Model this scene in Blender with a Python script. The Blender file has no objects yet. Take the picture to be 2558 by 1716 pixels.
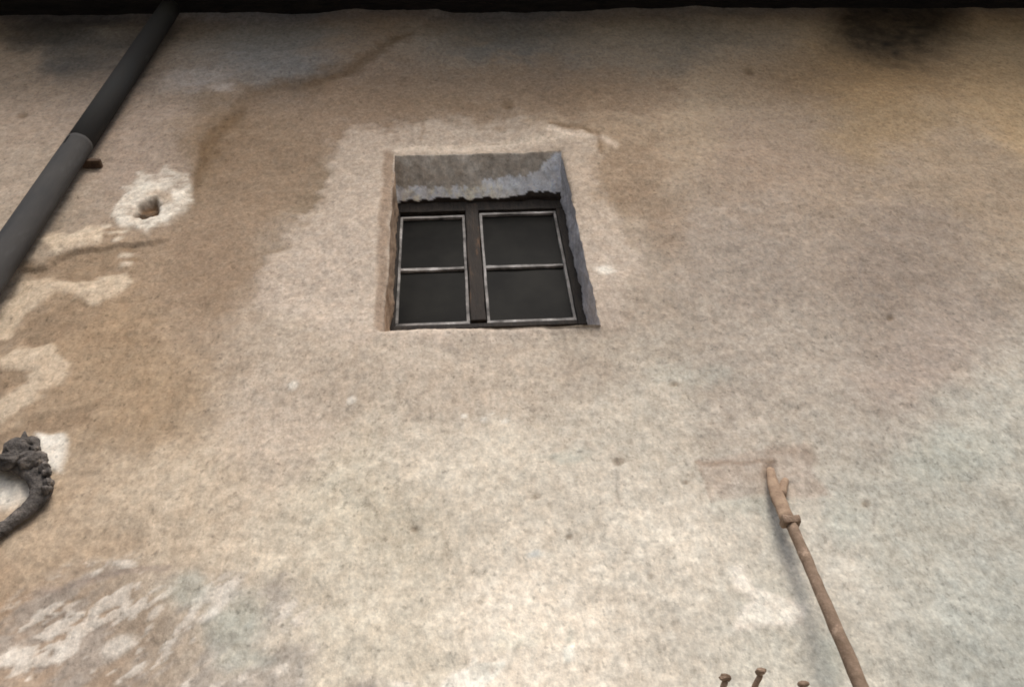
import bpy, bmesh, math, random
import numpy as np
from mathutils import Vector, Matrix
random.seed(7)
S = bpy.context.scene
COL = S.collection

# ---------------------------------------------------------------- camera
F, CX, CY = 2000.0, 1279.0, 858.0            # focal length and centre, in pixels of the 2558 px wide photograph
_z = np.array([-199, 1900, -F]); _z /= np.linalg.norm(_z)
_p = np.array([-60, 250, -F]); _d = np.array([1, .03, 0])
_x = _d - _p * (_d @ _z) / (_p @ _z); _x /= np.linalg.norm(_x)
_y = np.cross(_z, _x)
RM = np.array([_x, _y, _z])
CAM = np.array([0, -1.5, 1.6])
cd = bpy.data.cameras.new('camera'); cam = bpy.data.objects.new('camera', cd); COL.objects.link(cam)
cam.matrix_world = Matrix.Translation(Vector(CAM)) @ Matrix(RM.tolist()).to_4x4()
cd.sensor_width = 36; cd.lens = 36 * F / 2558; cd.clip_start = .05; cd.clip_end = 500
S.camera = cam
# ---------------------------------------------------------------- sky, sun, exposure
SUN_EL, SUN_AZ = math.radians(47), math.radians(12)      # azimuth: from straight out of the wall towards +x
w = bpy.data.worlds.new('World'); S.world = w; w.use_nodes = True
nt = w.node_tree; bg = nt.nodes['Background']
sky = nt.nodes.new('ShaderNodeTexSky'); sky.sky_type = 'NISHITA'; sky.sun_disc = False
sky.sun_elevation = SUN_EL; sky.sun_rotation = math.pi - SUN_AZ; sky.dust_density = 3; sky.air_density = 1.0
nt.links.new(sky.outputs[0], bg.inputs[0]); bg.inputs[1].default_value = .125
sl = bpy.data.lights.new('sun', 'SUN'); so = bpy.data.objects.new('sun', sl); COL.objects.link(so)
sl.energy = 1.35; sl.angle = math.radians(26); sl.color = (1, .965, .925)
so.rotation_euler = Vector((-math.sin(SUN_AZ) * math.cos(SUN_EL), math.cos(SUN_AZ) * math.cos(SUN_EL), -math.sin(SUN_EL))).to_track_quat('-Z', 'Y').to_euler()
S.view_settings.view_transform = 'Standard'; S.view_settings.look = 'None'
S.view_settings.gamma = 1; S.view_settings.exposure = .58
S.cycles.filter_width = 1.8; S.cycles.max_bounces = 6

# ---------------------------------------------------------------- helpers
def W(u, v, y=0.0):
    """point of the vertical plane y that the design camera sees at photo pixel (u, v)"""
    d = RM @ np.array([u - CX, CY - v, -F]); return CAM + d * ((y - CAM[1]) / d[1])
def PX(x, y, z):
    q = np.stack([x - CAM[0], y - CAM[1], z - CAM[2]], 0)
    q = np.tensordot(RM.T, q, 1); return CX + F * q[0] / -q[2], CY - F * q[1] / -q[2]
def lin(c):
    c = np.asarray(c, float) / 255; return np.where(c < .04045, c / 12.92, ((c + .055) / 1.055) ** 2.4)
def lat(rs, n=256): return rs.rand(n, n)
def vnoise(x, y, L):
    n = L.shape[0]; xi = np.floor(x).astype(int); yi = np.floor(y).astype(int); fx = x - xi; fy = y - yi
    fx = fx * fx * fx * (fx * (fx * 6 - 15) + 10); fy = fy * fy * fy * (fy * (fy * 6 - 15) + 10)
    a = L[xi % n, yi % n]; b = L[(xi + 1) % n, yi % n]; c = L[xi % n, (yi + 1) % n]; d = L[(xi + 1) % n, (yi + 1) % n]
    return (a * (1 - fx) + b * fx) * (1 - fy) + (c * (1 - fx) + d * fx) * fy
def fbm(x, y, size, seed, octs=5, gain=.5):
    """noise about 0, roughly -1..1, features of `size` metres"""
    rs = np.random.RandomState(seed); t = 0; a = 1; s = 0; f = 1 / size
    for k in range(octs):
        th = 1.3 * k + seed; cx, sx = math.cos(th), math.sin(th)
        t = t + a * (vnoise((x * cx - y * sx) * f + 31.7 * k, (x * sx + y * cx) * f + 17.3 * k, lat(rs)) * 2 - 1); s += a; a *= gain; f *= 2.03
    return t / s * 1.6
def sstep(a, b, x): t = np.clip((x - a) / (b - a), 0, 1); return t * t * (3 - 2 * t)
def mix(A, B, m): return A * (1 - m[..., None]) + np.asarray(B) * m[..., None]

def tag(o, label=None, cat=None, group=None, kind=None):
    if label: o['label'] = label
    if cat: o['category'] = cat
    if group: o['group'] = group
    if kind: o['kind'] = kind
    return o
def empty(name, loc=(0, 0, 0)):
    o = bpy.data.objects.new(name, None); COL.objects.link(o); o.location = loc; return o
def link(name, me, mat, parent=None, smooth=False):
    o = bpy.data.objects.new(name, me); COL.objects.link(o); me.materials.append(mat)
    if smooth: me.polygons.foreach_set('use_smooth', [True] * len(me.polygons))
    if parent: o.parent = parent; o.matrix_parent_inverse = Matrix.Translation(-Vector(parent.location))
    return o
class MB:
    def __init__(s): s.bm = bmesh.new()
    def box(s, a, b, bev=0.0, jit=0.0, seed=0, rot=None):
        a = Vector(a); b = Vector(b); bm = bmesh.new()
        bmesh.ops.create_cube(bm, size=1)
        c = (a + b) / 2; d = b - a
        for v in bm.verts: v.co = Vector((v.co.x * d.x, v.co.y * d.y, v.co.z * d.z))
        if jit:
            L = max(range(3), key=lambda i: abs(d[i])); n = max(2, int(abs(d[L]) / .06))
            es = [e for e in bm.edges if abs((e.verts[0].co - e.verts[1].co)[L]) > 1e-6]
            bmesh.ops.subdivide_edges(bm, edges=es, cuts=n)
            rs = random.Random(seed)
            for v in bm.verts:
                for i in range(3):
                    if i != L: v.co[i] += rs.uniform(-jit, jit)
        if bev: bmesh.ops.bevel(bm, geom=list(bm.edges), offset=bev, segments=2, affect='EDGES', profile=.6)
        M = Matrix.Translation(c) @ (rot.to_4x4() if rot else Matrix())
        bm.transform(M); me = bpy.data.meshes.new('t'); bm.to_mesh(me); s.bm.from_mesh(me); bpy.data.meshes.remove(me); bm.free(); return s
    def tube(s, pts, rad, seg=16, noise=0.0, seed=0, flat=None, cap=True, steps=1):
        """flat: (factor, direction) squashes the section along a direction"""
        pts = [Vector(p) for p in pts]; n0 = len(pts)
        rad = list(rad) if hasattr(rad, '__len__') else [rad] * n0
        if steps > 1:
            P2, R2 = [], []
            for i in range(n0 - 1):
                p0 = pts[max(i - 1, 0)]; p1 = pts[i]; p2 = pts[i + 1]; p3 = pts[min(i + 2, n0 - 1)]
                for k in range(steps):
                    t = k / steps
                    P2.append(.5 * ((2 * p1) + (p2 - p0) * t + (2 * p0 - 5 * p1 + 4 * p2 - p3) * t * t + (3 * p1 - p0 - 3 * p2 + p3) * t ** 3))
                    R2.append(rad[i] * (1 - t) + rad[i + 1] * t)
            P2.append(pts[-1]); R2.append(rad[-1]); pts, rad = P2, R2
        rs = random.Random(seed); rings = []; up = None
        for i, p in enumerate(pts):
            t = (pts[min(i + 1, len(pts) - 1)] - pts[max(i - 1, 0)]).normalized()
            if up is None: up = t.orthogonal().normalized()
            up = (up - t * up.dot(t)).normalized(); sd = t.cross(up)
            ring = []
            for k in range(seg):
                a = 2 * math.pi * k / seg
                o = (up * math.cos(a) + sd * math.sin(a)) * rad[i] * (1 + rs.uniform(-noise, noise))
                if flat: f, d = flat; d = Vector(d).normalized(); o -= d * o.dot(d) * (1 - f)
                ring.append(s.bm.verts.new(p + o))
            rings.append(ring)
        for A, B in zip(rings, rings[1:]):
            for k in range(seg): s.bm.faces.new((A[k], A[(k + 1) % seg], B[(k + 1) % seg], B[k]))
        if cap: s.bm.faces.new(rings[0][::-1]); s.bm.faces.new(rings[-1])
        return s
    def lump(s, c, r, noise=.2, seed=0, sub=3):
        bm = bmesh.new(); bmesh.ops.create_icosphere(bm, subdivisions=sub, radius=1); rs = random.Random(seed)
        ph = [(rs.uniform(1.5, 4), rs.uniform(1.5, 4), rs.uniform(1.5, 4), rs.uniform(0, 6)) for _ in range(5)]
        for v in bm.verts:
            k = 1 + rs.uniform(-.25, .25) * noise + noise * sum(math.sin(a * v.co.x + b * v.co.y + g * v.co.z + d) for a, b, g, d in ph) / 3
            v.co = Vector((v.co.x * r[0] * k, v.co.y * r[1] * k, v.co.z * r[2] * k)) + Vector(c)
        me = bpy.data.meshes.new('t'); bm.to_mesh(me); s.bm.from_mesh(me); bpy.data.meshes.remove(me); bm.free(); return s
    def build(s, name, mat, parent=None, smooth=False):
        bmesh.ops.recalc_face_normals(s.bm, faces=list(s.bm.faces))
        me = bpy.data.meshes.new(name); s.bm.to_mesh(me); s.bm.free(); return link(name, me, mat, parent, smooth)

# ---------------------------------------------------------------- materials
def mat(name, c1, c2=None, scale=20, rough=.9, bump=.3, bdist=.004, spec=.3, metal=0, c3=None, attr=None, stretch=None):
    m = bpy.data.materials.new(name); m.use_nodes = True; n = m.node_tree.nodes; l = m.node_tree.links; b = n['Principled BSDF']
    b.inputs['Roughness'].default_value = rough; b.inputs['Metallic'].default_value = metal; b.inputs['Specular IOR Level'].default_value = spec
    tc = n.new('ShaderNodeTexCoord'); mp = n.new('ShaderNodeMapping'); l.new(tc.outputs['Object'], mp.inputs[0])
    if stretch: mp.inputs['Scale'].default_value = stretch
    nz = n.new('ShaderNodeTexNoise'); nz.inputs['Scale'].default_value = scale; nz.inputs['Detail'].default_value = 8; nz.inputs['Roughness'].default_value = .65
    l.new(mp.outputs[0], nz.inputs['Vector'])
    r = n.new('ShaderNodeValToRGB'); l.new(nz.outputs['Fac'], r.inputs[0])
    c2 = c2 or c1; r.color_ramp.elements[0].position = .35; r.color_ramp.elements[1].position = .65
    r.color_ramp.elements[0].color = (*c1, 1); r.color_ramp.elements[1].color = (*c2, 1)
    if c3: e = r.color_ramp.elements.new(.58); e.color = (*c3, 1)
    l.new(r.outputs[0], b.inputs['Base Color'])
    bp = n.new('ShaderNodeBump'); bp.inputs['Strength'].default_value = bump; bp.inputs['Distance'].default_value = bdist
    n2 = n.new('ShaderNodeTexNoise'); n2.inputs['Scale'].default_value = scale * 4; n2.inputs['Detail'].default_value = 6
    l.new(mp.outputs[0], n2.inputs['Vector']); l.new(n2.outputs['Fac'], bp.inputs['Height']); l.new(bp.outputs[0], b.inputs['Normal'])
    return m
def plaster_mat(name, sp=1.0):
    m = bpy.data.materials.new(name); m.use_nodes = True; n = m.node_tree.nodes; l = m.node_tree.links; b = n['Principled BSDF']
    b.inputs['Roughness'].default_value = .95; b.inputs['Specular IOR Level'].default_value = .12
    at = n.new('ShaderNodeAttribute'); at.attribute_name = 'Col'
    tc0 = n.new('ShaderNodeTexCoord'); tc = n.new('ShaderNodeMapping'); tc.inputs['Scale'].default_value = (1.05, 1.05, .85); l.new(tc0.outputs['Object'], tc.inputs[0])
    def noise(scale, det=5, rough=.6):
        z = n.new('ShaderNodeTexNoise'); z.inputs['Scale'].default_value = scale; z.inputs['Detail'].default_value = det; z.inputs['Roughness'].default_value = rough
        l.new(tc.outputs[0], z.inputs['Vector']); return z.outputs['Fac']
    def mr(src, a, b_, c, d):
        z = n.new('ShaderNodeMapRange'); z.inputs[1].default_value = a; z.inputs[2].default_value = b_; z.inputs[3].default_value = c; z.inputs[4].default_value = d
        l.new(src, z.inputs[0]); return z.outputs[0]
    def mul(a, b_):
        z = n.new('ShaderNodeMath'); z.operation = 'MULTIPLY'; l.new(a, z.inputs[0]); l.new(b_, z.inputs[1]); return z.outputs[0]
    f = mul(mr(noise(62, 5, .68), .3, .7, 1 - .27 * sp, 1 + .22 * sp), mr(noise(22, 3), .3, .7, 1 - .1 * sp, 1 + .1 * sp))
    f = mul(f, mr(noise(150, 2, .5), .3, .7, 1 - .1 * sp, 1 + .1 * sp))
    # dark grains and pits of the roughcast
    f = mul(f, mr(noise(78, 2, .5), .27, .39, 1 - .30 * sp, 1))
    mx = n.new('ShaderNodeVectorMath'); mx.operation = 'SCALE'; l.new(at.outputs['Color'], mx.inputs[0]); l.new(f, mx.inputs['Scale'])
    # faint drift of hue: warm lime to grey-green
    hm = n.new('ShaderNodeMix'); hm.data_type = 'RGBA'; hm.blend_type = 'MULTIPLY'; hm.inputs[0].default_value = 1
    rp = n.new('ShaderNodeValToRGB'); rp.color_ramp.elements[0].position = .36; rp.color_ramp.elements[1].position = .64
    rp.color_ramp.elements[0].color = (1.0, .975, .945, 1); rp.color_ramp.elements[1].color = (.985, .998, 1.0, 1)
    l.new(noise(30, 4), rp.inputs[0]); l.new(mx.outputs[0], hm.inputs[6]); l.new(rp.outputs[0], hm.inputs[7])
    l.new(hm.outputs[2], b.inputs['Base Color'])
    b1 = n.new('ShaderNodeBump'); b1.inputs['Strength'].default_value = .5 * sp; b1.inputs['Distance'].default_value = .006; l.new(noise(60, 5, .65), b1.inputs['Height'])
    l.new(b1.outputs[0], b.inputs['Normal'])
    return m
M = {
 'plaster': plaster_mat('wall_plaster'),
 'iron_rust': mat('rusty_iron', (.17, .115, .075), (.40, .29, .205), 45, .85, .6, .003, .3, 0, (.27, .19, .13)),
 'iron_rust2': mat('bracket_rust', (.24, .16, .105), (.40, .285, .19), 40, .85, .5, .003, .3),
 'iron_dark': mat('blackened_iron', (.03, .025, .021), (.25, .21, .17), 34, .85, .9, .006, .4, 0, (.13, .112, .095)),
 'pipe': mat('grey_pipe_shaded', (.037, .037, .036), (.066, .064, .061), 9, .9, .5, .003, .12, 0, (.040, .037, .034), stretch=(1, 1, .3)),  # upper length coloured darker to deepen the shade towards the eaves
 'pipe_low': mat('grey_pipe_lit', (.048, .048, .048), (.082, .080, .077), 9, .9, .5, .003, .12, 0, (.068, .064, .060), stretch=(1, 1, .3)),  # lower length coloured lighter, as the better lit end
 'pipe_rust': mat('clamp_rust', (.05, .03, .02), (.12, .075, .045), 40, .85, .5, .002),
 'wood': mat('dark_wood', (.012, .0095, .008), (.034, .026, .019), 14, .8, .7, .004, .3, stretch=(6, 6, 1)),
 'post_wood': mat('rust_stained_wood', (.016, .012, .009), (.085, .048, .026), 9, .8, .7, .004, .3, 0, (.028, .02, .014), stretch=(5, 5, 1)),
 'wood_roof': mat('smoke_dark_wood', (.006, .005, .004), (.018, .014, .011), 10, .85, .6, .005, .2, stretch=(1, 5, 5)),
 'sash': mat('worn_white_paint', (.05, .045, .04), (.50, .48, .455), 13, .7, .4, .002, .35, 0, (.30, .28, .26)),
 'sash_dark': mat('weathered_sash', (.02, .017, .014), (.06, .05, .042), 20, .8, .5, .002),
 'dark': mat('room_dark', (.02, .018, .016), (.03, .027, .024), 5, .9),
 'ground': mat('ground_gravel', (.31, .295, .27), (.41, .39, .36), 3, .95, .5, .02),
 'opp': mat('opposite_bounce_plaster', (.28, .26, .23), (.36, .33, .29), 2, .95, .4, .01),  # added house kept pale to bounce light onto the window soffit
 'tile': mat('roof_tile', (.16, .07, .04), (.28, .13, .08), 6, .9, .5, .01),
}
g = bpy.data.materials.new('dusty_glass'); g.use_nodes = True; gb = g.node_tree.nodes['Principled BSDF']
gb.inputs['Roughness'].default_value = .3; gb.inputs['Specular IOR Level'].default_value = .012
_n = g.node_tree.nodes; _l = g.node_tree.links
_t = _n.new('ShaderNodeTexNoise'); _t.inputs['Scale'].default_value = 9; _t.inputs['Detail'].default_value = 6
_c = _n.new('ShaderNodeTexCoord'); _l.new(_c.outputs['Object'], _t.inputs['Vector'])
_r = _n.new('ShaderNodeValToRGB'); _r.color_ramp.elements[0].color = (.004, .004, .0037, 1); _r.color_ramp.elements[1].color = (.013, .0125, .0105, 1)
_r.color_ramp.elements[0].position = .35; _r.color_ramp.elements[1].position = .7
_l.new(_t.outputs['Fac'], _r.inputs[0]); _l.new(_r.outputs[0], gb.inputs['Base Color']); M['glass'] = g

# ---------------------------------------------------------------- the house: wall
house = empty('old_house', (0, .25, 0))
tag(house, 'old plastered house wall with one small window under dark eaves', 'house')
WX0, WX1, WZ0, WZ1 = -.212, .392, 3.245, 4.19          # window opening on the face of the wall
REC = .14; DROP = .088                                              # how far the window sits back
EZ = 5.50                                              # where the eaves meet the wall

def band(a, b, d0, d1):
    o = [a]
    while o[-1] < b: o.append(o[-1] + d0 + (d1 - d0) * (o[-1] - a) / (b - a))
    return o
def snap(A, vals):
    A = np.array(A)
    for v in vals: A[np.argmin(abs(A - v))] = v
    return A
gx = snap([-9, -7, -5, -4, -3.2, -2.8, -2.6] + band(-2.5, 3.2, .0075, .0075) + [3.4, 4, 5, 7, 9], [WX0, WX1])
gz = snap([-.2, .6, 1.2, 1.6, 1.9, 2.0] + band(2.05, 5.62, .0052, .0105) + [5.8], [WZ0, WZ1])
GX, GZ = np.meshgrid(gx, gz, indexing='ij')
U, V = PX(GX, np.zeros_like(GX), GZ)                   # photo pixels: only used to write the outlines of stains down
bad = (abs(GX) > 3.5) | (GZ < 2.03); U = np.where(bad, -3000, U); V = np.where(bad, 4000 + 0 * V, V)
n1 = fbm(GX, GZ, .22, 1); n2 = fbm(GX, GZ, .22, 2); n3 = fbm(GX, GZ, .05, 3, 4); n4 = fbm(GX, GZ, .05, 4, 4); n5 = fbm(GX, GZ, .6, 5, 4); n6 = fbm(GX, GZ, .016, 6, 3)
def warp(a, b=0): return U + n1 * a + n3 * b, V + n2 * a + n4 * b

def sdpoly(u, v, pts):
    """signed pixel distance to a closed outline, negative inside"""
    d = np.full(u.shape, 1e9); ins = np.zeros(u.shape, bool); n = len(pts)
    for i in range(n):
        ax, ay = pts[i]; bx, by = pts[(i + 1) % n]; ex, ey = bx - ax, by - ay
        t = np.clip(((u - ax) * ex + (v - ay) * ey) / (ex * ex + ey * ey + 1e-9), 0, 1)
        d = np.minimum(d, (u - ax - t * ex) ** 2 + (v - ay - t * ey) ** 2)
        c = ((ay > v) != (by > v)) & (u < (bx - ax) * (v - ay) / (by - ay + 1e-12) + ax); ins ^= c
    d = np.sqrt(d); return np.where(ins, -d, d)
def poly(pts, soft=20, a=10, b=8):
    u, v = warp(a, b); return 1 - sstep(-soft, soft, sdpoly(u, v, pts))
def blob(cx, cy, rx, ry, rot=0, soft=.5, a=10, b=8):
    u, v = warp(a, b); c, s = math.cos(math.radians(rot)), math.sin(math.radians(rot)); x, y = u - cx, v - cy
    r = np.sqrt(((x * c + y * s) / rx) ** 2 + ((-x * s + y * c) / ry) ** 2); return 1 - sstep(1 - soft, 1 + soft, r)
def linemask(pts, wd, soft=6, a=6, b=6):
    u, v = warp(a, b); d = np.full(u.shape, 1e9)
    for (ax, ay), (bx, by) in zip(pts, pts[1:]):
        ex, ey = bx - ax, by - ay; t = np.clip(((u - ax) * ex + (v - ay) * ey) / (ex * ex + ey * ey), 0, 1)
        d = np.minimum(d, (u - ax - t * ex) ** 2 + (v - ay - t * ey) ** 2)
    return 1 - sstep(wd - soft, wd + soft, np.sqrt(d))

# colour of the lime wash: a handful of patches of differently aged plaster and painted eave shade, blended
CP = [  # photo px, sRGB of the plaster, upper points darkened to paint in eave shade
 (60, 250, 158, 141, 123), (100, 500, 158, 144, 127), (330, 380, 152, 136, 121), (560, 420, 131, 114, 94), (700, 480, 139, 122, 102),
 (520, 680, 146, 126, 105), (800, 600, 162, 148, 133), (820, 780, 174, 160, 143), (280, 820, 153, 131, 106), (330, 1000, 163, 141, 115), (150, 1380, 172, 153, 130), (60, 1600, 167, 142, 116),
 (450, 1230, 191, 175, 153), (700, 1020, 190, 175, 157), (900, 1250, 198, 188, 168), (1180, 900, 176, 163, 147), (1250, 1150, 206, 196, 178),
 (1300, 1600, 232, 221, 202), (950, 1600, 217, 207, 187), (1650, 1350, 214, 205, 188), (1620, 1050, 190, 181, 165), (1500, 750, 166, 152, 136), (1880, 640, 154, 142, 129),
 (1850, 900, 171, 160, 146), (2250, 620, 142, 129, 116), (2300, 880, 162, 149, 136), (2480, 1100, 180, 176, 163), (2280, 1300, 178, 175, 162), (2480, 1600, 177, 177, 166),
 (2080, 1400, 197, 191, 177), (2000, 1620, 200, 195, 180), (1500, 380, 158, 139, 117), (1900, 420, 151, 134, 117), (2200, 250, 153, 132, 104), (2520, 260, 162, 140, 110), (2450, 450, 148, 132, 113),
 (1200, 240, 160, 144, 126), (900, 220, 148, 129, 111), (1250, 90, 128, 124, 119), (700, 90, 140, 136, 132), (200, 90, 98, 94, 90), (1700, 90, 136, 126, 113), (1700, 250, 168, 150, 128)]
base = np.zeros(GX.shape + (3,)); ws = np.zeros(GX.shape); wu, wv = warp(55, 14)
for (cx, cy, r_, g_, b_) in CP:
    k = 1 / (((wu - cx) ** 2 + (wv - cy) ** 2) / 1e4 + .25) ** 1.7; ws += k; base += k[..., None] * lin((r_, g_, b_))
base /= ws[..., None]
H = n5 * .016 + n1 * .006 + n3 * .0016 + n6 * .0007      # + is towards the viewer
c = base * (1 + .05 * n5 + .05 * n1 + .05 * n3)[..., None]

BR = lin((143, 123, 103)); BR2 = lin((122, 99, 74)); CR = lin((205, 190, 170)); WH = lin((226, 219, 205)); GR = lin((168, 160, 150)); GG = lin((176, 180, 168)); BL = lin((178, 184, 182))
# older brown coat in the upper left, beyond the broken edge of the newer coat
up = [(-400, -300), (1150, -300), (1120, 30), (1000, 90), (880, 160), (770, 200), (680, 212), (620, 235), (575, 290), (530, 340), (490, 400), (475, 450), (455, 520), (420, 600), (330, 625), (200, 640), (60, 690), (-400, 900)]
um = poly(up, 4, 5, 6); H += um * .011; c = mix(c, lin((170, 154, 140)), um * .3 * sstep(180, 300, V) * (1 - sstep(480, 620, V)))
edge = [(1010, 85), (880, 160), (770, 202), (680, 214), (620, 238), (575, 292), (530, 342), (490, 402), (475, 450)]
c = mix(c, BR2 * .72, linemask([(x + 10, y + 8) for x, y in edge], 11, 11, 5, 6) * .62)
c = mix(c, BR2, blob(530, 350, 75, 60, -50, .7) * .5); c = mix(c, BR2, blob(580, 330, 60, 90, 20, .7) * .35)
c = mix(c, BR, poly([(620, 240), (800, 215), (1100, 170), (1450, 150), (1700, 210), (1650, 320), (1500, 300), (1100, 290), (880, 320), (780, 420), (720, 520), (560, 690), (420, 640), (480, 500), (560, 360)], 30, 26, 16) * .68)
c = mix(c, BR2, blob(1430, 240, 140, 38, 0, .8) * .3); c = mix(c, BR2, blob(1120, 265, 130, 30, 5, .8) * .25); c = mix(c, BR2, blob(800, 205, 70, 28, -20, .8) * .5)
c = mix(c, lin((150, 118, 78)), blob(2120, 190, 320, 60, 0, .8) * .4)
sm = blob(2235, 55, 160, 88, 0, .42, 16, 10); c = mix(c, lin((50, 43, 35)), sm * (.9 + .1 * n3))      # dark smudge under the eaves
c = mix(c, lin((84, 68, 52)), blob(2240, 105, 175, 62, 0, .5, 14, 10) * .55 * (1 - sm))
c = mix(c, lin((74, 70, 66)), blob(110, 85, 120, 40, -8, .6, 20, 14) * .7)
c = mix(c, lin((192, 184, 178)), blob(500, 205, 85, 26, -12, .7) * .45); c = mix(c, lin((200, 190, 182)), blob(560, 235, 28, 11, -8, .5) * .5)
# plaster made good round the window, its ragged upper edge
patch = [(985, 325), (900, 325), (845, 365), (815, 420), (795, 500), (755, 550), (690, 610), (640, 665), (640, 760), (760, 820), (900, 860), (1250, 850), (1560, 800), (1600, 650), (1560, 560), (1480, 450), (1500, 350), (1380, 318), (1240, 310), (1090, 300), (990, 330)]
pm = poly(patch, 20, 14, 20); c = mix(c, lin((194, 179, 163)), pm * .56); H += pm * .003
c = mix(c, lin((214, 199, 180)), linemask([(990, 372), (1100, 374), (1300, 352), (1420, 345)], 9, 8, 4, 5) * .5)
c = mix(c, lin((212, 196, 178)), linemask([(1370, 322), (1440, 340), (1478, 345), (1535, 368)], 7, 6, 3, 3) * .7)
c = mix(c, BR2, linemask([(1380, 312), (1455, 326), (1495, 345), (1500, 380)], 6, 6, 4, 4) * .6); H -= linemask([(1380, 312), (1455, 326), (1495, 345)], 5, 4, 3, 3) * .004
c = mix(c, BR, blob(1570, 430, 95, 66, 10, .45, 18, 16) * .5); c = mix(c, BR, blob(1680, 560, 60, 55, 60, .45, 18, 16) * .4); c = mix(c, BR, blob(1610, 510, 75, 38, 40, .5, 18, 16) * .35)
c = mix(c, BR2, linemask([(1060, 300), (1050, 350)], 4, 4, 6, 6) * .4)
sw = linemask([(973, 388), (962, 560), (951, 822)], 13, 6, 3, 4); c = mix(c, lin((134, 113, 94)), sw * .7); H -= sw * .004
c = mix(c, lin((216, 204, 188)), linemask([(987, 388), (987, 500)], 4, 3, 1, 2) * .7)
# arc of pale trowelled plaster below
c = mix(c, CR, blob(1200, 960, 170, 70, 0, .6, 18, 10) * .35)
for (x, y, r) in [(1210, 1045, 6), (1160, 1035, 5), (1265, 1050, 6), (1230, 1030, 4), (878, 1005, 8), (735, 968, 9), (1515, 673, 12)]: c = mix(c, WH, blob(x, y, r * 1.4, r, -20, .5, 2, 2) * .8)
c = mix(c, WH, blob(1515, 675, 26, 6, 3, .4, 2, 2) * .7)
# left: white ring of filler round a broken hole
ring = poly([(290, 520), (330, 480), (350, 445), (385, 440), (420, 428), (465, 440), (480, 490), (440, 540), (420, 560), (370, 590), (320, 585), (288, 560)], 8, 5, 11)
c = mix(c, lin((216, 207, 192)), ring * np.clip(.72 + .5 * n3 + .3 * n6, 0, 1)); H += ring * .003
hole = poly([(338, 541), (352, 512), (368, 498), (392, 496), (396, 520), (400, 532), (392, 541), (365, 546)], 5, 4, 12)
c = mix(c, lin((92, 66, 40)) * np.clip(1 + .6 * n6, .3, 2)[..., None], hole * .92); H -= hole * (.026 + .012 * n6 + .01 * n3)
c = mix(c, lin((176, 156, 134)), poly([(365, 492), (392, 478), (430, 490), (440, 510), (410, 520), (396, 498)], 7, 3, 4) * .7)
for (x, y, r) in [(300, 590, 15), (316, 645, 12), (318, 664, 10), (270, 575, 9), (300, 612, 10)]: c = mix(c, lin((208, 194, 174)), blob(x, y, r * 1.4, r * .7, -15, .5, 3, 5) * .7)
for (x, y) in [(285, 600), (318, 634), (330, 655), (290, 585)]: c = mix(c, BR2, blob(x, y, 22, 5, -5, .5, 3, 4) * .6)
# left edge: brown scars between pale ridges, running up to the right
for pts in ([(75, 660), (160, 640), (290, 620), (330, 650), (260, 690), (180, 720), (120, 700), (60, 690)], [(40, 850), (90, 790), (170, 755), (280, 745), (260, 790), (180, 850), (110, 865), (45, 850)],
            [(-60, 940), (0, 905), (80, 895), (75, 930), (40, 975), (-60, 1010)], [(-80, 800), (0, 785), (50, 800), (20, 840), (-80, 900)], [(-60, 1110), (60, 1060), (110, 1040), (250, 1000), (230, 1060), (160, 1080), (60, 1090), (-60, 1160)]):
    q = poly(pts, 10, 12, 12); c = mix(c, lin((142, 122, 100)), q * .75); H -= q * .002
for pts in ([(0, 760), (60, 705), (150, 712), (320, 690), (340, 720), (260, 755), (150, 740), (70, 775), (20, 840), (-60, 850)], [(0, 900), (60, 860), (130, 865), (185, 915), (165, 955), (110, 985), (60, 1020), (0, 1045), (-60, 1050), (40, 985), (80, 935)], [(110, 600), (230, 570), (280, 590), (260, 620), (150, 635)]):
    q = poly(pts, 8, 12, 12); c = mix(c, lin((206, 188, 164)), q * .72); H += q * .002
c = mix(c, WH, poly([(95, 1085), (165, 1085), (172, 1110), (150, 1180), (118, 1175), (90, 1140)], 8, 4, 5) * .9); H += poly([(95, 1085), (165, 1085), (172, 1110), (150, 1180), (118, 1175), (90, 1140)], 8, 4, 5) * .006
c = mix(c, WH, blob(10, 1225, 75, 50, 0, .5) * .9)
# lower left: layered, weathered area with grey streaks and white scabs running up to the right
low = poly([(60, 1500), (220, 1430), (420, 1420), (560, 1450), (720, 1450), (780, 1560), (760, 1760), (-100, 1760), (-100, 1640)], 40, 24, 14)
ca, sa = math.cos(math.radians(38)), math.sin(math.radians(38)); A1 = (GX * ca + GZ * sa); A2 = (-GX * sa + GZ * ca)
st = fbm(A1 * .5, A2 * 1.3, .034, 21, 5, .62); st2 = fbm(A1 * .45, A2 * 1.2, .06, 22, 5, .6)
c = mix(c, GR, low * (.25 + .45 * sstep(-.2, .4, st2))); c = mix(c, BR, low * sstep(.1, .6, -st2) * .4 * (1 - sstep(150, 380, U)))
wh = low * sstep(.26, .42, st); c = mix(c, lin((220, 211, 197)), wh * .72); H += wh * .0018 - low * sstep(0, .5, -st) * .001
c = mix(c, lin((150, 136, 124)), linemask([(110, 1492), (200, 1465), (300, 1432), (420, 1420)], 7, 7, 6, 4) * .65)
c = mix(c, GG, blob(600, 1560, 75, 60, -30, .6, 14, 12) * .6 + 0 * c[..., 0]); c = mix(c, GG, blob(480, 1480, 60, 40, 0, .6, 14, 12) * .5)
c = mix(c, GG, blob(620, 1650, 60, 30, 0, .6, 14, 12) * .45)
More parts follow.
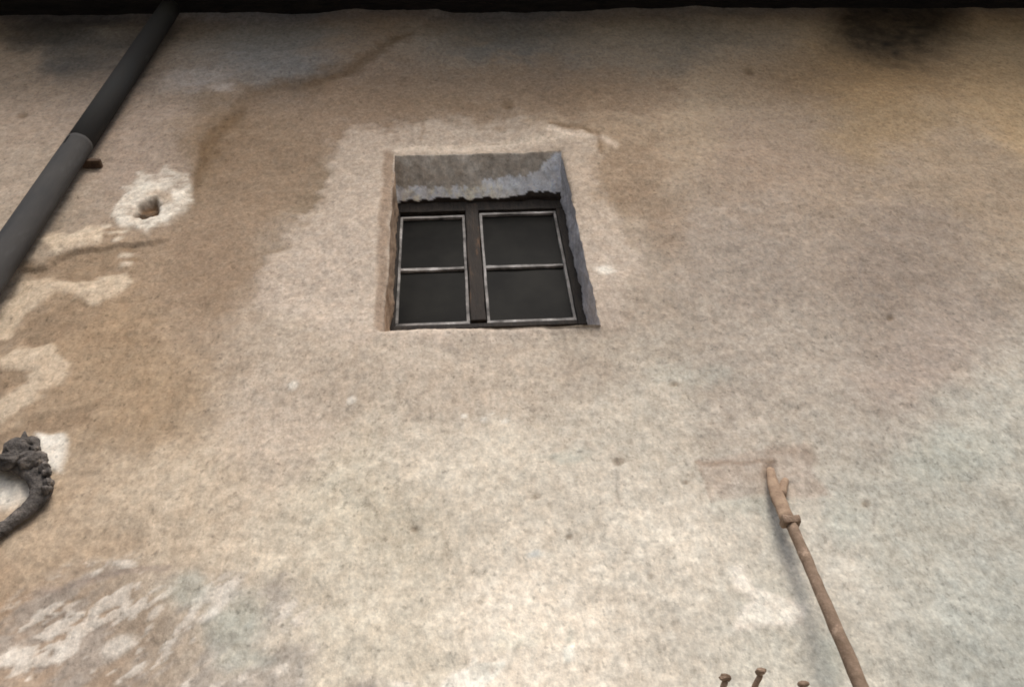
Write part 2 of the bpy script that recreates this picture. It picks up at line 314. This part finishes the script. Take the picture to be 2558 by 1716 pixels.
for (x, y, rx, ry, a_) in [(310, 1415, 30, 9, 0), (560, 1500, 50, 13, -58), (390, 1530, 25, 10, -40), (530, 1540, 30, 8, -30), (140, 1620, 22, 14, -50), (290, 1610, 45, 22, -35), (700, 1670, 22, 14, -50), (40, 1640, 34, 22, -30), (180, 1580, 18, 10, -40)]:
    q = blob(x, y, rx, ry, a_, .4, 4, 6); c = mix(c, lin((232, 224, 210)), q * .6); H += q * .001
c = mix(c, GR * .8, blob(900, 1725, 60, 28, -15, .5) * .7)
c = mix(c, GR * .85, blob(710, 1440, 10, 7, -40, .5, 2, 2) * .7)
# lower right: bright scab of fresh lime, blue-grey runs, the rod's soft shadow painted in beside it, a filled square behind its head
for pts in ([(1825, 1430), (1855, 1425), (1875, 1480), (1960, 1495), (2015, 1510), (2000, 1560), (1930, 1575), (1830, 1575), (1850, 1530), (1880, 1510), (1830, 1480)],):
    q = poly(pts, 12, 8, 9); c = mix(c, lin((242, 233, 218)), q * .85); H += q * .003
for (x, y, rx, ry, a_, k) in [(1925, 1290, 22, 90, -22, .25), (1740, 930, 110, 28, 0, .25), (1850, 1250, 60, 40, 0, .4), (2110, 1300, 55, 60, 0, .4), (2380, 1150, 120, 60, 0, .45), (2060, 1650, 40, 70, -10, .45), (1420, 1140, 60, 20, 0, .4), (1330, 1390, 18, 12, 0, .6), (1430, 1600, 14, 16, 0, .5)]:
    c = mix(c, BL if k > .5 else GG, blob(x, y, rx, ry, a_, .6, 14, 12) * k)
sq = poly([(1750, 1140), (2010, 1110), (2030, 1160), (2080, 1240), (1800, 1245)], 10, 6, 6); c = mix(c, lin((176, 161, 146)), sq * .7)
c = mix(c, lin((150, 132, 115)), linemask([(1745, 1142), (1860, 1155), (1935, 1152)], 5, 5, 5, 5) * .8); c = mix(c, lin((165, 148, 132)), linemask([(1750, 1145), (1785, 1245)], 5, 5, 5, 5) * .65)
c = mix(c, lin((160, 144, 128)), linemask([(1925, 1122), (2010, 1118), (2030, 1150)], 14, 10, 4, 4) * .6)
c = mix(c, lin((120, 100, 82)), blob(1920, 1172, 16, 26, 20, .5, 3, 3) * .7)
for pts in ([(1095, 1716), (1120, 1680), (1165, 1655), (1180, 1625), (1200, 1655), (1262, 1650), (1245, 1685), (1215, 1716), (1200, 1790), (1080, 1790)], [(975, 1705), (1010, 1690), (1040, 1700), (1000, 1716)], [(1405, 1615), (1440, 1612), (1435, 1660), (1412, 1660)]):
    q = poly(pts, 5, 5, 7); c = mix(c, lin((240, 231, 216)), q * .85); H += q * .002
# small cracks and pits on the right
for pts in ([(2148, 660), (2152, 725)], [(2160, 735), (2205, 745)], [(2190, 1240), (2185, 1310)], [(1545, 1150), (1545, 1260)]): c = mix(c, GR * .6, linemask(pts, 4, 4, 4, 4) * .45)
for (x, y, r) in [(2223, 788, 8), (1688, 950, 7), (1548, 1150, 11), (2165, 1255, 8), (1340, 1240, 7), (1035, 1320, 7), (1420, 1335, 7), (1715, 1200, 6), (60, 300, 9), (1270, 260, 12), (1870, 180, 10)]:
    q = blob(x, y, r * 1.3, r, 0, .5, 2, 3); c = mix(c, BR2 * .7, q * .55); H -= q * .004
rs = np.random.RandomState(5)
for k in range(60):
    x, y = rs.uniform(100, 2500), rs.uniform(350, 1700); q = blob(x, y, rs.uniform(4, 9), rs.uniform(4, 7), 0, .6, 3, 3); c = mix(c, c.reshape(-1, 3).mean(0) * .55, q * rs.uniform(.2, .45)); H -= q * .002
c = np.clip(c, .02, .82)
# near the opening the arris is chipped but the boundary itself stays on the reveal
dx = np.maximum(np.maximum(WX0 - GX, GX - WX1), 0); dz = np.maximum(np.maximum(WZ0 - GZ, GZ - WZ1), 0); dd = np.sqrt(dx * dx + dz * dz)
Hb = H * sstep(-.02, .03, dd) - .004 * (1 - sstep(0, .02, dd))
JX = fbm(GZ, GX, .05, 41, 4) * .0035 * (1 - sstep(0, .05, dd)); JZ = fbm(GX, GZ, .05, 42, 4) * .0035 * (1 - sstep(0, .05, dd))
nx, nz = GX.shape
co = np.stack([GX + JX, -Hb, GZ + JZ], -1).reshape(-1, 3)
idx = np.arange(nx * nz).reshape(nx, nz)
mx_ = (gx[:-1] + gx[1:]) / 2; mz_ = (gz[:-1] + gz[1:]) / 2
inside = ((mx_ > WX0) & (mx_ < WX1))[:, None] & ((mz_ > WZ0) & (mz_ < WZ1))[None, :]
a = idx[:-1, :-1][~inside]; b = idx[1:, :-1][~inside]; c_ = idx[1:, 1:][~inside]; d = idx[:-1, 1:][~inside]
faces = np.stack([a, b, c_, d], 1)
# reveals: rings of vertices running back from the edge of the opening
ix0, ix1 = np.argmin(abs(gx - WX0)), np.argmin(abs(gx - WX1)); iz0, iz1 = np.argmin(abs(gz - WZ0)), np.argmin(abs(gz - WZ1))
loop = [(i, iz1) for i in range(ix0, ix1)] + [(ix1, k) for k in range(iz1, iz0, -1)] + [(i, iz0) for i in range(ix1, ix0, -1)] + [(ix0, k) for k in range(iz0, iz1)]
L = np.array(loop); prev = idx[L[:, 0], L[:, 1]]; lx, lz = gx[L[:, 0]], gz[L[:, 1]]
nl = len(L); ys = np.concatenate([[.004, .01], np.arange(.016, REC + .061, .004)]); ec, ef, ecol = [], [], []; off = len(co)
fcol = c.reshape(-1, 3)
side = np.where(L[:, 1] == iz1, 0, np.where(L[:, 0] == ix1, 1, np.where(L[:, 1] == iz0, 2, 3)))
for y in ys:
    s_ = lx * 1.7 + lz * 1.3
    nn = fbm(s_, np.full(nl, y), .08, 51, 4); nf = fbm(s_, np.full(nl, y), .02, 52, 3)
    k = min(1, y / .03); bulge = (nn * .006 + nf * .002) * k
    X = lx.copy(); Z = lz.copy()
    X += np.where(side == 3, bulge, 0) - np.where(side == 1, bulge, 0); Z += np.where(side == 2, bulge, 0) - np.where(side == 0, bulge, 0)
    X += fbm(lz, lx, .05, 41, 4) * .0035; Z += fbm(lx, lz, .05, 42, 4) * .0035
    Z = Z + np.where(side == 2, .9 * max(0, y - .01), 0)
    dr = DROP * min(y, REC) / REC; tz = np.clip((lz - WZ0) / (WZ1 - WZ0), 0, 1)
    Z = Z - dr * np.where(side == 0, 1, np.where(side == 2, 0, tz))
    ec.append(np.stack([X, np.full(nl, y), Z], 1))
    t = (lx - WX0) / (WX1 - WX0)
    grey = lin((200, 192, 182)) * (1 + .12 * nn + .1 * nf)[:, None]
    # on the soffit: a limewashed band at the back, widening to the right
    edge_y = np.interp(t, [0, .25, .45, .62, .75, .85, .93, 1], [.104, .104, .098, .086, .076, .068, .02, -.02]) + .008 * nf + .006 * nn
    m = sstep(-.003, .003, y - edge_y) * (side == 0)
    pale = lin((255, 250, 234)) * (1 - sstep(.5, .85, t))[:, None] + lin((235, 242, 255)) * sstep(.5, .85, t)[:, None]
    pale = pale * (1 - .0 * t[:, None]); blueb = lin((244, 247, 254)) * np.ones((nl, 1)); pk = sstep(-.9, 1.1, nn + nf)[:, None]; pale = pale * pk + blueb * (1 - pk)
    col = grey * (1 - m[:, None]) + pale * m[:, None]
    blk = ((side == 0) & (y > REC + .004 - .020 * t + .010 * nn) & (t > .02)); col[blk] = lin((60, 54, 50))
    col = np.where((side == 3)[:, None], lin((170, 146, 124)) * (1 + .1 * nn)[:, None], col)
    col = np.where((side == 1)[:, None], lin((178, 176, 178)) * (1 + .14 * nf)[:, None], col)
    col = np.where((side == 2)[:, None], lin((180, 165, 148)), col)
    k2 = sstep(0, .012, np.array(y)); col = col * k2 + fcol[idx[L[:, 0], L[:, 1]]] * (1 - k2)
    ecol.append(col); cur = off + np.arange(nl); off += nl
    ef.append(np.stack([prev, cur, np.roll(cur, -1), np.roll(prev, -1)], 1)); prev = cur
co = np.concatenate([co] + ec); faces = np.concatenate([faces] + ef); cols = np.concatenate([fcol] + ecol)
# back of the house and its ends, so the wall is a solid body seen from anywhere
me = bpy.data.meshes.new('wall'); me.vertices.add(len(co)); me.vertices.foreach_set('co', co.ravel()); me.loops.add(len(faces) * 4); me.loops.foreach_set('vertex_index', faces.ravel().astype(np.int32))
me.polygons.add(len(faces)); me.polygons.foreach_set('loop_start', np.arange(0, len(faces) * 4, 4, dtype=np.int32)); me.polygons.foreach_set('loop_total', np.full(len(faces), 4, dtype=np.int32))
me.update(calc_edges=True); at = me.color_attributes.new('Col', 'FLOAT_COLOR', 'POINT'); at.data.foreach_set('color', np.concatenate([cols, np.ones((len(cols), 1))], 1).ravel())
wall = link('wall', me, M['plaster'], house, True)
b_ = MB(); b_.box((-9, .5, -.2), (9, .9, 5.45)); b_.box((-9, .03, -.2), (-8.6, .497, 5.45)); b_.box((8.6, .03, -.2), (9, .497, 5.45)); b_.build('back_wall', M['dark'], house)

# ---------------------------------------------------------------- eaves
OV = .89
roof = MB()
n = 60
for i in range(-9, 9):                                       # soffit boards, running along the wall
    pass
slope = math.radians(-14)
def eave_pt(y, dz=0): return EZ + (y) * math.tan(math.radians(4)) + dz       # y negative is outwards: the eaves drop
NB = 9; ys_ = np.linspace(.06, -OV, NB + 1); bm = roof
for k in range(NB):
    y0, y1 = ys_[k], ys_[k + 1] + .004
    z0, z1 = eave_pt(y0), eave_pt(y1)
    ang = math.atan2(z0 - z1, y0 - y1); cy, cz = (y0 + y1) / 2, (z0 + z1) / 2 + .012
    bm.box((-9.3, cy - .0575, cz - .012 + .002 * (k % 2)), (9.3, cy + .0575, cz + .014 + .002 * (k % 2)), rot=Matrix.Rotation(ang, 3, 'X'))
roof.build('soffit_board', M['wood_roof'], house)
t = MB(); z0, z1 = eave_pt(1.2), eave_pt(-OV - .06); ang = math.atan2(z0 - z1, 1.26 + OV)
cy = (1.2 - OV - .06) / 2; L_ = math.hypot(z0 - z1, 1.26 + OV)
t.box((-9.4, cy - L_ / 2, eave_pt(cy) + .045), (9.4, cy + L_ / 2, eave_pt(cy) + .11), 0, 0, 0, Matrix.Rotation(ang, 3, 'X'))
for x in np.arange(-9.3, 9.4, .2):
    t.tube([(x, -OV - .09, eave_pt(-OV - .09) + .09), (x, 1.2, eave_pt(1.2) + .09)], .075, 10)
t.build('tiled_roof', M['tile'], house)
# ---------------------------------------------------------------- window
win = empty('window', (.095, REC, WZ0)); win.parent = house; win.matrix_parent_inverse = Matrix.Translation(-Vector(house.location))
def wlink(o): o.parent = win; o.matrix_parent_inverse = (house.matrix_world @ Matrix()).inverted() if False else Matrix.Translation(-Vector((.095, REC, WZ0))); return o
IX0, IX1, IZ1 = WX0, WX1, WZ1 - DROP + .012
IZ0 = W(1200, 822, REC + .02)[2]; WY = REC + .018
HL = lambda v, u=1080: W(u, v, WY)[2]
XM = lambda u, v, u2, v2: (W(u, v, WY)[0] + W(u2, v2, WY)[0]) / 2
LX0, LX1, RX0, RX1 = XM(1004, 545, 983, 815), XM(1165, 545, 1170, 815), XM(1201, 535, 1213, 812), XM(1391, 530, 1438, 800)
fr = MB()
fr.box((IX0 - .02, REC + .012, HL(532)), (IX1 + .02, REC + .07, IZ1 + .01), .003, .0015, 1)
fr.box((IX0 - .02, REC + .014, IZ0), (max(IX0 + .004, LX0 - .002), REC + .07, IZ1 - .053), .003, .001, 2)
fr.box((RX1 + .002, REC + .014, IZ0), (IX1 + .02, REC + .07, IZ1 - .053), .003, .001, 3)
fr.box((IX0 + .006, REC + .012, IZ0), (RX1, REC + .07, HL(815)), .003, .001, 4)
wlink(fr.build('frame', M['wood'], None))
ml = MB(); ml.box((LX1 + .003, REC + .008, IZ0 + .03), (RX0 - .003, REC + .066, IZ1 - .03), .004, .0018, 5); wlink(ml.build('mullion', M['post_wood'], None))
def casement(x0, x1, z0, z1, zm, tilt, seed):
    """slim painted bars round two panes; zm is the height of the glazing bar"""
    e = .0118; y0, y1 = REC + .018, REC + .034
    s = MB()
    s.box((x0, y0, z1 - e), (x1, y1, z1), .0015, .0012, seed); s.box((x0, y0, z0), (x1, y1, z0 + e), .0015, .0012, seed + 1)
    s.box((x0, y0, z0 + e), (x0 + e * .75, y1, z1 - e), .0012, .001, seed + 2); s.box((x1 - e * .8, y0, z0 + e), (x1, y1, z1 - e), .0012, .001, seed + 3)
    wlink(s.build('sash', M['sash'], None))
    wlink(MB().box((x0 + e * .75, y0 + .001, zm - e * .55), (x1 - e * .8, y1 - .001, zm + e * .55), .0012, .0012, seed + 4).build('glazing_bar', M['sash'], None))
    for a_, b2 in ((z0 + e, zm - e * .55), (zm + e * .55, z1 - e)):
        wlink(MB().box((x0 + e * .7, y1 - .006, a_), (x1 - e * .75, y1 - .003, b2)).build('pane', M['glass'], None))
casement(LX0, LX1, HL(812), HL(540), HL(671), 0, 10)
casement(RX0, RX1, HL(803, 1330), HL(529, 1330), HL(663, 1330), 0, 20)
wlink(MB().box((IX0 - .05, REC + .12, IZ0 - .1), (IX1 + .05, REC + .13, IZ1 + .05)).build('dark_room_panel', M['dark'], None))  # dark sheet standing in for the unlit room behind the glass

# ---------------------------------------------------------------- downpipe
P0 = W(75, 545, -.07); P1 = W(414, 38, -.07); dv = (P1 - P0); A = P0 - dv * .9; B = P1 + dv * .05
dp = empty('downpipe', tuple(A)); tag(dp, 'dark grey round metal downpipe slanting up the wall at the left edge', 'downpipe')
P = lambda t: tuple(A + (B - A) * t)
r0 = .044
tj = .605                                                     # where the upper length slips into the lower one
MB().tube([P(0), P(.2), P(.4), P(.6), P(tj)], [r0, r0 * 1.0, r0 * 1.01, r0 * .99, r0], 28, .012, 1).build('lower_length', M['pipe_low'], dp, True)
MB().tube([P(tj - .02), P(.75), P(.85), P(.95), P(1.0)], [r0 * .975, r0 * .975, r0 * .975, r0 * .975, r0 * .975], 28, .012, 2).build('upper_length', M['pipe'], dp, True)
q = W(238, 395, -.05)
MB().box((q[0] - .05, -.045, q[2] - .008), (q[0] + .014, .01, q[2] + .010), .006, .0025, 3).build('wall_clamp', M['pipe_rust'], dp)

# ---------------------------------------------------------------- iron ring at the left edge
rc = W(-12, 1245, -.05); ir = empty('iron_ring_bracket', tuple(rc)); tag(ir, 'weathered dark iron ring with knobbly pointed mount against white patch', 'wall ring')
s = 1.0
def at_(u, v, y=-.024): return tuple(W(u, v, y))
ring_pts = [(-95, 1210), (-60, 1172), (-20, 1158), (25, 1160), (68, 1172), (96, 1196), (104, 1222), (92, 1250), (66, 1274), (30, 1302), (-5, 1328), (-50, 1345), (-95, 1335), (-120, 1300), (-118, 1250), (-95, 1210)]
rr = [.013, .013, .014, .017, .020, .022, .022, .020, .018, .016, .016, .016, .015, .014, .013, .013]
MB().tube([at_(u, v) for u, v in ring_pts], rr, 16, .15, 4, steps=4, flat=(.7, (0, 1, 0))).build('ring', M['iron_dark'], ir, True)
mt = MB()
mt.lump(at_(52, 1128, -.03), (.034, .025, .042), .25, 3); mt.lump(at_(30, 1150, -.035), (.036, .022, .022), .3, 5); mt.lump(at_(80, 1150, -.035), (.028, .022, .026), .3, 6)
mt.build('mount', M['iron_dark'], ir)
MB().tube([at_(60, 1118, -.035), at_(60, 1098, -.035), at_(62, 1078, -.035)], [.020, .010, .002], 12, .15, 5).build('pointed_finial', M['iron_dark'], ir, True)
for i, (u, v, r_) in enumerate([(88, 1122, .010), (94, 1140, .009), (110, 1165, .012), (118, 1180, .011), (22, 1125, .010), (12, 1148, .011), (122, 1205, .011), (116, 1222, .010), (42, 1108, .009)]):
    MB().lump(at_(u, v, -.042), (r_, r_, r_), .45, i + 30, 2).build('knob', M['iron_dark'], ir)

# ---------------------------------------------------------------- rusty rod on a strap, lower right
rd = empty('iron_rod', tuple(W(1975, 1300, -.06))); tag(rd, 'long rusty iron rod hanging from a strap and collar lower right of window', 'iron rod')
p1 = W(1978, 1312, -.048); p2 = W(2152, 1716, -.11); dd_ = p2 - p1
MB().tube([tuple(p1 + dd_ * k) for k in (0, .2, .4, .6, .8, 1, 1.4, 2.2)], [.0115, .0115, .012, .0122, .0125, .013, .013, .013], 16, .09, 8, steps=3).build('rod', M['iron_rust'], rd, True)
ctr = W(1974, 1303, -.047); MB().box(tuple(ctr - np.array([.020, .015, .010])), tuple(ctr + np.array([.020, .015, .010])), .006, .003, 9).build('collar', M['iron_rust'], rd)
st_ = MB(); st_.tube([tuple(W(u, v, y)) for u, v, y in [(1925, 1172, -.006), (1932, 1210, -.022), (1947, 1250, -.034), (1967, 1296, -.044)]], [.009, .0135, .0165, .0165], 16, .07, 10, flat=(.45, (0, 1, .25)), steps=4)
st_.build('strap', M['iron_rust2'], rd, True)
MB().tube([tuple(W(u, v, y)) for u, v, y in [(1962, 1200, .004), (1957, 1214, -.01), (1952, 1238, -.022)]], [.008, .010, .011], 14, .05, 11, steps=3).build('prong', M['iron_rust2'], rd, True)

# ---------------------------------------------------------------- rusty spikes along the bottom edge
def spike(u, v, tu, tv, k, label):
    h = W(u, v, -.055); e = empty('rusty_spike', tuple(W(tu, tv, 0))); tag(e, label, 'spike', 'rusty spikes in a row low on the wall')
    MB().tube([tuple(W(u, v + 8, -.05)), tuple(W((u + tu) / 2, (v + tv) / 2, -.035)), tuple(W(tu, tv, .01))], [.0052, .0055, .006], 10, .16, k, steps=3).build('shank', M['iron_rust2'], e, True)
    MB().lump(tuple(W(u, v, -.055)), (.0115, .008, .0065), .35, k + 3, 2).build('head', M['iron_rust'], e)
spike(1812, 1692, 1795, 1760, 1, 'short rusty spike, left one of three by the bottom edge')
spike(1900, 1676, 1868, 1755, 2, 'rusty spike with widest head, middle of three by the bottom edge')
spike(2006, 1708, 2000, 1790, 3, 'rusty spike nearest the long rod, only its tip showing')

# ---------------------------------------------------------------- lane and an unseen house added opposite to shape the light
gm = MB(); gm.box((-60, -60, -.3), (60, 60, 0)); tag(gm.build('ground', M['ground']), kind='structure')
op = empty('added_opposite_house', (0, -7.5, 0)); tag(op, 'unseen pale plastered house added across the lane to shape the light', 'house')
MB().box((-14, -12, -.1), (14, -7.5, 3.2), 0).build('wall', M['opp'], op)
rf = MB(); rf.box((-14.3, -9.3, 3.55), (14.3, -7.1, 3.65), rot=Matrix.Rotation(math.radians(20), 3, 'X')); rf.build('roof', M['tile'], op)
for x in (-3.2, 1.6): MB().box((x, -7.52, 1.3), (x + .9, -7.47, 2.5), .01).build('shutter', M['wood'], op)
